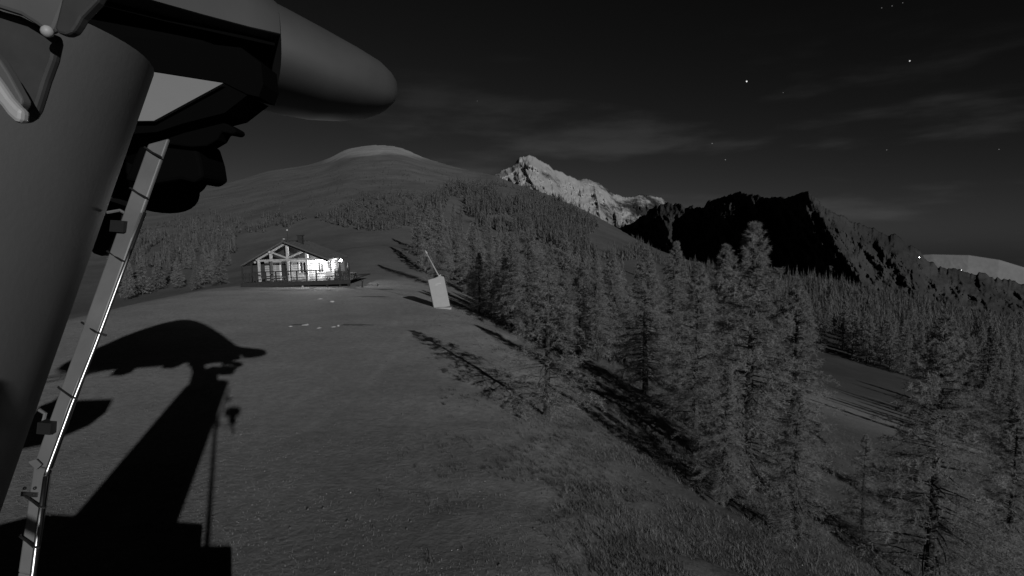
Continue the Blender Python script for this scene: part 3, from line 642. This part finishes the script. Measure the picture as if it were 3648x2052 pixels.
# ------------------------------------------------------------------ small things on the piste and beyond
def stone(px, py, sx_, sy, sz, label, name='pale_stone', m='stone', seed=0):
    d_ = ray(px, py); Y = -(CAMZ)/d_[2]*d_[1]; q_ = at(px, py, Y); r_ = random.Random(seed)
    b_ = MB(); b_.ball((0,0,0), 1, 9, 5); b_.v = [(x*sx_*(1+.3*(r_.random()-.5)), y*sy*(1+.3*(r_.random()-.5)), z*sz*(1+.3*(r_.random()-.5))) for x, y, z in b_.v]
    o_ = b_.build(name, m, None); o_.location = (q_[0], Y, hz(q_[0], Y)+sz*.25); o_.rotation_euler[2] = r_.random()
    return tag(o_, label, 'stone', 'pale stones on the piste')
stone(1140,1066,.22,.16,.06,'flat pale stone on the grass just below the hut deck',seed=1)
stone(1183,1076,.20,.16,.09,'pale rounded stone right of the flat one below the hut',seed=2)
stone(1078,1023,.10,.10,.12,'small pale stone against the deck foot of the hut',seed=3)
stone(1205,1163,.08,.07,.07,'bright small stone on the dark streak mid piste',seed=4)
stone(1188,1166,.14,.09,.04,'flat pale stone touching the bright small one mid piste',seed=5)
stone(1137,1170,.14,.08,.04,'flat pale stone left of the pair mid piste',seed=6)
stone(1035,1164,.12,.08,.04,'faint flat stone leftmost on the mid piste',seed=7)
stone(1088,1159,.22,.10,.04,'long flat stone on the left dark streak mid piste',seed=8)
# dark irregular patches on the turf
def patch(px, py, lx, ly, seed, label):
    d_ = ray(px, py); Y = -CAMZ/d_[2]*d_[1]; x = at(px, py, Y)[0]; r_ = np.random.default_rng(seed); V = [(0,0,0)]; n = 40; ph = r_.random(4)*6
    for ring in (.55, 1.0):
        for k in range(n):
            a_ = 2*math.pi*k/n; f_ = ring*(1+.22*math.sin(2*a_+ph[0])+.16*math.sin(5*a_+ph[1])+.12*math.sin(9*a_+ph[2])) ; V.append((lx*f_*math.cos(a_), ly*f_*math.sin(a_), 0))
    V = np.array(V); V[:,2] = height(V[:,0]+x, V[:,1]+Y) + .012 - np.where(np.arange(len(V)) > n, .03, 0)
    Fq = [(0,1+k,1+(k+1)%n) for k in range(n)] + [t_ for k in range(n) for t_ in ((1+k,1+n+k,1+n+(k+1)%n),(1+k,1+n+(k+1)%n,1+(k+1)%n))]
    o_ = link('dark_patch', npmesh('dark_patch', V, Fq, 'dark_ground', True), None); o_.location = (x, Y, 0); tag(o_, kind='structure')
patch(1322,1056,1.9,.75,1,''); patch(1270,1158,1.05,.42,2,''); patch(1068,1157,.6,.28,3,''); patch(1370,1031,1.2,.5,4,'')
def marker(px, py, Y, h_, label):
    q_ = at(px, py, Y); z_ = hz(q_[0], Y); b_ = MB(); b_.tube([(0,0,-.2),(0,0,h_*.75),(0,0,h_)], [.09,.09,.05], 8); o_ = b_.build('marker_post', 'frame_w', None, True); o_.location = (q_[0], Y, z_); return tag(o_, label, 'post')
def farlamp(px, py, Y, r_, label, lm='lampf'):
    q_ = at(px, py, Y); o_ = tag(empty('street_lamp', tuple(q_)), label, 'lamp', 'lamps on the far ridge'); b_ = MB(); b_.ball((0,0,0), r_, 10, 6); b_.build('globe', lm, o_, True); b_ = MB(); b_.tube([(0,.1,-r_*10),(0,.1,-r_)], r_*.2, 6); b_.build('pole', 'dark', o_)
farlamp(3275, 917, 640, .4, 'bright lamp on the dark ridge at far right'); farlamp(3425, 962, 760, .33, 'faint lamp on the ridge by the far snowfield', 'lampf2')

# ------------------------------------------------------------------ larch trees
def larch_mesh(seed, Ht, R, nb, ntw, nn, nl, nw, sparse=1.0, t0=.10, wood=True, nside=7):
    r = np.random.default_rng(seed)
    wb = MB(); bend = r.normal(0, .015, 2)
    tp_ = lambda k: np.array([bend[0]*Ht*math.sin(k*2.5), bend[1]*Ht*math.sin(k*2), Ht*k])
    ks_ = np.linspace(0, 1, 9); wb.tube([tp_(k) - np.array([0,0,.25 if k == 0 else 0]) for k in ks_], [Ht*(.0205 if nside > 5 else .016)*(1-k)**.85 + .006 for k in ks_], nside)
    A = []; Bd = []
    for i in range(nb):
        k = t0 + (1-t0)*((i+r.random())/nb)**.92
        prof = (1-k)**.95*min(1, (k-t0+.10)/.16)
        l = R*prof*(.62+.58*r.random()) + .035*R
        az = i*2.39996 + r.normal(0, .5); rad = np.array([math.cos(az), math.sin(az), 0]); lat = np.array([-rad[1], rad[0], 0])
        up = .05 + .75*max(0, k-.35) + r.normal(0, .08); dr = .45*(1-k) + .1
        s_ = np.linspace(0, 1, 6); P = tp_(k)[None] + rad[None]*l*s_[:,None]; P[:,2] += l*(up*s_ - dr*s_**2 + .22*s_**3.5)
        P += lat[None]*(l*.06*np.sin(s_*3+r.random()*6))[:,None]
        if wood: wb.tube(P[[0,2,4,5]], [Ht*.0042*(1-k*.6)+.003, Ht*.003*(1-k*.6)+.002, .004, .002], 3, False)
        for j in range(max(2, int(ntw*(.4+.6*prof)))):
            u = .12 + .88*r.random()**.8
            p0 = np.array([np.interp(u, s_, P[:,c]) for c in range(3)])
            sd = 1 if r.random() < .5 else -1
            dv_ = rad*(.45+.3*r.random()) + lat*sd*(.75*(1-.5*u)+.2*r.random()) + np.array([0,0,-.75+.85*r.random()])
            lt = (.18+.26*r.random())*l*(1.1-.5*u) + .07*R*(1.1-k)
            v = r.random(nn); A.append(p0[None] + dv_[None]*lt*v[:,None]); dd = r.normal(0, 1, (nn,3)); dd[:,2] = dd[:,2]*.8 + .25; dd += dv_*.8
            Bd.append(dd/np.linalg.norm(dd, axis=1)[:,None])
    A = np.concatenate(A); Bd = np.concatenate(Bd); n = len(A)
    ln = nl*(.6+.8*r.random(n))[:,None]; wv = np.cross(Bd, r.normal(0,1,(n,3))); wv /= np.linalg.norm(wv, axis=1)[:,None]+1e-6; wv *= nw*(.7+.6*r.random(n))[:,None]
    V = np.stack([A-wv, A+wv, A+Bd*ln], 1).reshape(-1, 3); Fq = np.arange(3*n).reshape(-1, 3)
    return wb, V, Fq
def proto(name, seed, Ht, R, nb, ntw, nn, nl, nw, leaf, **kw):
    wb, V, Fq = larch_mesh(seed, Ht, R, nb, ntw, nn, nl, nw, **kw)
    tme = bpy.data.meshes.new(name+'_trunk'); tme.from_pydata(wb.v, [], wb.f); tme.update(); tme.materials.append(M['bark'])
    return tme, npmesh(name+'_crown', V, Fq, leaf), Ht
NEAR = [proto('larch_a', 1, 7.0, 2.1, 190, 24, 30, .095, .0055, 'leaf'), proto('larch_b', 2, 7.0, 2.4, 180, 24, 30, .095, .0055, 'leaf'),
        proto('larch_c', 3, 7.0, 1.8, 170, 22, 28, .095, .0055, 'leaf'), proto('larch_d', 4, 5.0, 2.0, 90, 14, 24, .11, .0062, 'leaf')]
MID = [proto('far_larch_%s' % c, 20+i, 8.0, rr_, 95, 11, 13, .22, .026, lf, nside=5) for i, (c, rr_, lf) in enumerate([('a',2.1,'leaf'),('b',1.8,'leaf'),('c',2.1,'leaf_d'),('d',1.7,'leaf')])]
def tree(kind, x, y, Ht, label, group, rz=0, wscale=1.0, lean=(0,0), parts=True, crown_m=None):
    tme, cme, h0_ = kind; k = Ht/h0_; z = hz(x, y)
    o_ = empty('larch_tree', (x, y, z-.05), rz); o_.rotation_euler[0], o_.rotation_euler[1] = lean; o_.scale = (k*wscale, k*wscale, k)
    tag(o_, label, 'tree', group)
    for nm, me in (('trunk', tme), ('crown', cme)):
        c = bpy.data.objects.new(nm, me); COL.objects.link(c); c.parent = o_
    return o_
def by_top(px, Y, top): x = at(px, top, Y); return x[0], Y, x[2]-hz(x[0], Y)
big = [(1950,16.5,945,3,1.15,'young larch with pale branches at the piste edge in front of the others'),
       (2685,15.5,790,0,1.0,'tallest near larch, its pointed top breaking the dark mountain'),
       (3375,12.3,1125,1,.95,'big larch with bare dark trunk at the lower right'),
       (2310,26,885,0,1.0,'larch with its dark trunk foot showing above the shadow stripes'),
       (2490,21,935,1,1.0,'broad larch left of the tallest near larch'),
       (2835,19,985,2,1.0,'slim larch close right of the tallest near larch'),
       (2590,30,870,0,1.1,'larch rising behind the broad near larch'),
       (3625,17,1420,2,1.0,'dark larch cut by the right edge of the picture'),
       (3090,15,1545,3,.75,'small young larch on the slope left of the big right larch'),
       (2870,12.0,1400,2,.95,'larch in front of the tallest one, its crown reaching low by the meadow'),
       (2590,13.0,1290,2,.9,'low shaded larch at the foot of the tallest near larch'),
       (2060,30,985,2,1.0,'larch behind the young pale-branched larch'),
       (2180,36,900,1,1.0,'bushy larch on the slope between the young larch and the shadow stripes'),
       (2420,38,860,2,1.1,'tall thin larch behind the broad near larch, left of the mountain foot')]
for px, Y, top, kd, ws, lb in big:
    x, y, hh = by_top(px, Y, top); tree(NEAR[kd], x, y, max(hh, 2.2), lb, 'near larches on the slope', rz=rng.random()*6.28, wscale=ws)
# shared pool of trees farther off, placed where the wood stands
def ground_px(px, py, lo, hi):                         # where the sight line through a pixel meets the terrain between lo and hi metres
    d_ = ray(px, py); Ys = np.geomspace(lo, hi, 260); tt = Ys/d_[1]; zz = CAMZ + d_[2]*tt; g_ = height(d_[0]*tt, Ys); k = np.argmax(g_ >= zz)
    return (d_[0]*tt[k], Ys[k]) if g_[k] >= zz[k] else None
def inpoly(x, y, P):
    c = False; n = len(P)
    for i in range(n):
        (x0, y0), (x1, y1) = P[i], P[i-1]
        if (y0 > y) != (y1 > y) and x < (x1-x0)*(y-y0)/(y1-y0)+x0: c = not c
    return c
CLEAR = [[(2880,1500),(2880,1270),(3200,1330),(3420,1450),(3400,1600),(3000,1640)], [(1150,1010),(1150,860),(1260,832),(1450,815),(1475,900),(1540,1000),(1590,1110),(1400,1200)], [(1820,838),(1900,850),(2010,905),(2000,935),(1900,925),(1830,880)],
         [(2880,1265),(3010,1280),(3260,1385),(3300,1440),(3150,1500),(2860,1480)], [(840,1100),(840,830),(1300,830),(1300,1100)]]
spots = []
def scatter(n, poly, hmin, hmax, label, group, kinds, lo=40, hi=420, gap=.75, front=0, front_label=''):
    xs = [p_[0] for p_ in poly]; ys = [p_[1] for p_ in poly]; made = 0; tries = 0; objs = []
    while made < n and tries < n*60:
        tries += 1; px = rng.uniform(min(xs), max(xs)); py = rng.uniform(min(ys), max(ys))
        if not inpoly(px, py, poly) or any(inpoly(px, py, c) for c in CLEAR): continue
        g = ground_px(px, py, lo, hi)
        if g is None: continue
        bx_, by_ = g[0]+5.1, g[1]-40.5; al = bx_*.449-by_*.893; pr = bx_*.893+by_*.449
        if -2 < al < 30 and abs(pr) < 2.6: continue
        if any((g[0]-a_)**2+(g[1]-b_)**2 < (gap*(1+.012*g[1]))**2 for a_, b_ in spots): continue
        spots.append(g); made += 1
        kk_ = NEAR[int(rng.integers(3))] if g[1] < 75 else kinds[int(rng.integers(len(kinds)))]
        o_ = tree(kk_, g[0], g[1], rng.uniform(hmin, hmax), label, group, rz=rng.random()*6.28, wscale=rng.uniform(.85, 1.2))
        objs.append((g[0], g[1], o_))
    if front:                                          # the nearest ones can be counted off from the left
        fr_ = sorted(sorted(objs, key=lambda q_: q_[1])[:front], key=lambda q_: q_[0]/q_[1])
        for i_, q_ in enumerate(fr_): q_[2]['label'] = front_label % ORD[i_]
ORD = 'first second third fourth fifth sixth seventh eighth ninth tenth eleventh twelfth thirteenth fourteenth fifteenth sixteenth seventeenth eighteenth nineteenth twentieth'.split()
scatter(55, [(380,1090),(380,860),(600,800),(860,760),(860,1000),(620,1055)], 3.5, 7.5, 'larch in the faint wood on the hillside left of the hut', 'larches left of the hut', MID, 70, 300, front=12, front_label='%s larch from the left along the bank behind the piste, left of the hut')
scatter(85, [(1480,1000),(1460,830),(1640,760),(1840,840),(2020,930),(2250,900),(2300,1100),(2000,1150),(1680,1110)], 6.5, 11, 'larch in the dense wood on the slope right of the snow lance', 'larches right of the snow lance', MID, 42, 300, front=14, front_label='%s larch from the left in the nearest row behind the snow lance')
scatter(46, [(1640,1130),(1750,1060),(2300,1080),(2450,1250),(2250,1330),(1900,1240)], 4.5, 7.5, 'larch in the row just below the piste edge', 'larches below the piste edge', MID, 34, 200, front=16, front_label='%s larch from the left in the front row below the piste edge')
scatter(85, [(2850,1130),(3000,1170),(3648,1220),(3648,1420),(3300,1370),(3000,1285),(2870,1265)], 8, 13, 'pointed larch in the stand beyond the right meadow', 'larches beyond the right meadow', MID, 80, 420, front=18, front_label='%s larch from the left along the far rim of the right meadow')
scatter(16, [(3420,1420),(3648,1420),(3648,1700),(3480,1600)], 5, 8, 'larch in the dark clump at the right edge', 'larches at the right edge', [MID[2]], 40, 200, front=16, front_label='%s larch from the left in the dark clump at the right edge')
q = ground_px(1935, 912, 60, 500)
if q: px_, py_ = q; o_ = MB().tube([(0,0,-.3),(0,0,1.5),(0,0,2.0)], [.12,.12,.06], 8).build('marker_post', 'frame_w', None, True); o_.location = (px_, py_, hz(px_, py_)); tag(o_, 'small white marker post on the clearing beyond the snow lance', 'post')

# ------------------------------------------------------------------ far forest, grass, heather (uncountable)
def tri_field(name, base, Ht, Rw, ntri, m, seed):
    r = np.random.default_rng(seed); n = len(base); k = np.sort(r.random((n, ntri)), 1)
    a = r.random((n, ntri))*6.283; rad = Rw[:,None]*(1-k)*(.4+.7*r.random((n, ntri))); z = Ht[:,None]*(.08+.92*k)
    c0_ = np.stack([base[:,0,None]+0*k, base[:,1,None]+0*k, base[:,2,None]+z], -1); tipv = c0_ + np.stack([rad*np.cos(a), rad*np.sin(a), -.12*Ht[:,None]*(1-k)], -1)
    w = .16*Ht[:,None]*(.5+r.random((n, ntri))); topv = c0_ + np.stack([0*k, 0*k, w], -1); lowv = tipv + np.stack([-np.sin(a)*rad*.5, np.cos(a)*rad*.5, -.3*w], -1)
    V = np.stack([topv, tipv, lowv], 2).reshape(-1, 3); return tag(link(name, npmesh(name, V, np.arange(len(V)).reshape(-1, 3), m), None), kind='stuff')
def far_points(n, poly, lo, hi, dens=None):
    P = []; tries = 0; xs = [p_[0] for p_ in poly]; ys = [p_[1] for p_ in poly]
    while len(P) < n and tries < n*4:
        tries += 1; px = rng.uniform(min(xs), max(xs)); py = rng.uniform(min(ys), max(ys))
        if not inpoly(px, py, poly) or any(inpoly(px, py, c) for c in CLEAR): continue
        if dens is not None and vnoise(np.array([px/dens]), np.array([py/dens*1.7]), 3)[0] < .36: continue
        g = ground_px(px, py, lo, hi)
        if g: P.append((g[0], g[1], hz(*g)))
    return np.array(P)
FPL = [far_points(650, [(560,720),(900,640),(1180,580),(1300,560),(1500,590),(1700,640),(1500,700),(1150,740),(800,790)], 150, 1000, 40),
       far_points(1500, [(1500,760),(1600,660),(1760,650),(2000,720),(2250,860),(2330,930),(2000,930),(1830,840)], 90, 700, 90),
                     far_points(700, [(1120,780),(1300,690),(1600,690),(1500,840),(1250,820)], 90, 800, 70),
                     far_points(1500, [(2330,930),(2620,975),(2900,1000),(3200,1060),(3648,1170),(3648,1300),(3000,1200),(2600,1080)], 90, 600, None),
                     far_points(650, [(380,860),(600,790),(860,740),(1100,780),(1000,830),(860,900),(500,960)], 90, 500, 50)]
fp = np.concatenate(FPL); fh = np.concatenate([rng.uniform(a_, b_, len(q_)) for q_, (a_, b_) in zip(FPL, [(1.0,2.6),(4.5,9),(1.8,4.5),(4,9),(2.5,5.5)])])
tri_field('far_forest', fp, fh, fh*rng.uniform(.2, .3, len(fp)), 44, 'leaf_f', 5)
def tufts(name, n, sel, hmin, hmax, spread, blades, width, m, seed, rmin=5.2, rmax=34, pw=1.0):
    r = np.random.default_rng(seed); az = np.radians(r.uniform(-47, 47, n)); rr_ = rmin*(rmax/rmin)**(r.random(n)**pw); x = rr_*np.sin(az); y = rr_*np.cos(az)
    keep = sel(x, y); x, y = x[keep], y[keep]; z = height(x, y); k = len(x)
    a = r.random((k, blades))*6.283; hh = r.uniform(hmin, hmax, (k, blades)); sc_ = (.6+.8*r.random((k, 1)))
    bx = x[:,None]+r.normal(0, spread*.5, (k, blades)); by = y[:,None]+r.normal(0, spread*.5, (k, blades)); bz = np.broadcast_to(z[:,None], bx.shape)-.01
    tip = np.stack([bx+np.cos(a)*spread*.9*sc_, by+np.sin(a)*spread*.9*sc_, bz+hh*sc_], -1); pa = a+1.57
    w = width*(.6+.8*r.random((k, blades)))
    p0 = np.stack([bx+np.cos(pa)*w, by+np.sin(pa)*w, bz], -1); p1 = np.stack([bx-np.cos(pa)*w, by-np.sin(pa)*w, bz], -1)
    V = np.stack([p0, p1, tip], 2).reshape(-1, 3); return tag(link(name, npmesh(name, V, np.arange(len(V)).reshape(-1, 3), m), None), kind='stuff')
crest = lambda x, y: x - np.interp(y, XC_Y, XC_X)
nz = lambda x, y, s, sd: vnoise(x/s, y/s, sd)
tufts('grass', 90000, lambda x, y: (nz(x, y, 1.1, 4)*.6 + nz(x, y, .35, 6)*.4 > .42) & (crest(x, y) < 2.5), .010, .04, .025, 4, .005, 'grass', 1, 5.5, 60, .85)
tufts('slope_grass', 95000, lambda x, y: (nz(x, y, 1.3, 14)*.7+nz(x, y, .4, 15)*.3 > .36) & (crest(x, y) > -2.6+2.2*nz(x, y, 2.5, 18)+4.5*nz(x, y, .021, 19)), .03, .10, .05, 5, .006, 'slopegrass', 2, 5.2, 60)
tufts('heather', 34000, lambda x, y: (nz(x, y, 1.7, 24)*.65+nz(x, y, .6, 25)*.35 > .52) & (crest(x, y) > -5+4*nz(x, y, 2.2, 8)+5*nz(x, y, .023, 29)), .03, .10, .06, 9, .006, 'heath', 3, 5.2, 45)

def pebbles(name, n, sel, r0_, r1_, m, seed, rmin, rmax):
    r = np.random.default_rng(seed); az = np.radians(r.uniform(-30, 30, n)); rr_ = rmin*(rmax/rmin)**r.random(n); x = rr_*np.sin(az); y = rr_*np.cos(az); k_ = sel(x, y); x, y = x[k_], y[k_]; z = height(x, y)
    base = np.array([(1,0,0),(-1,0,0),(0,1,0),(0,-1,0),(0,0,.7),(0,0,-.5)]); tri = np.array([(0,2,4),(2,1,4),(1,3,4),(3,0,4),(2,0,5),(1,2,5),(3,1,5),(0,3,5)]); V = []; Fq = []
    for i in range(len(x)):
        sc_ = r.uniform(r0_, r1_)*(.7+.6*r.random(3)); a_ = r.random()*6.28; c_, s_ = math.cos(a_), math.sin(a_); q_ = base*sc_*(.75+.5*r.random((6,1)))
        V.append(np.stack([q_[:,0]*c_-q_[:,1]*s_+x[i], q_[:,0]*s_+q_[:,1]*c_+y[i], q_[:,2]+z[i]+.2*sc_[2]], -1)); Fq.append(tri+6*i)
    return tag(link(name, npmesh(name, np.concatenate(V), np.concatenate(Fq), m), None), kind='stuff')
pebbles('pebbles', 110, lambda x, y: (crest(x, y) > -6) & (nz(x, y, 1.5, 41) > .45), .008, .02, 'stone', 8, 6.5, 26)
pebbles('soil_clods', 180, lambda x, y: (crest(x, y) > -5) & (nz(x, y, 1.2, 43) > .5), .015, .04, 'dark_ground', 9, 6.5, 24)
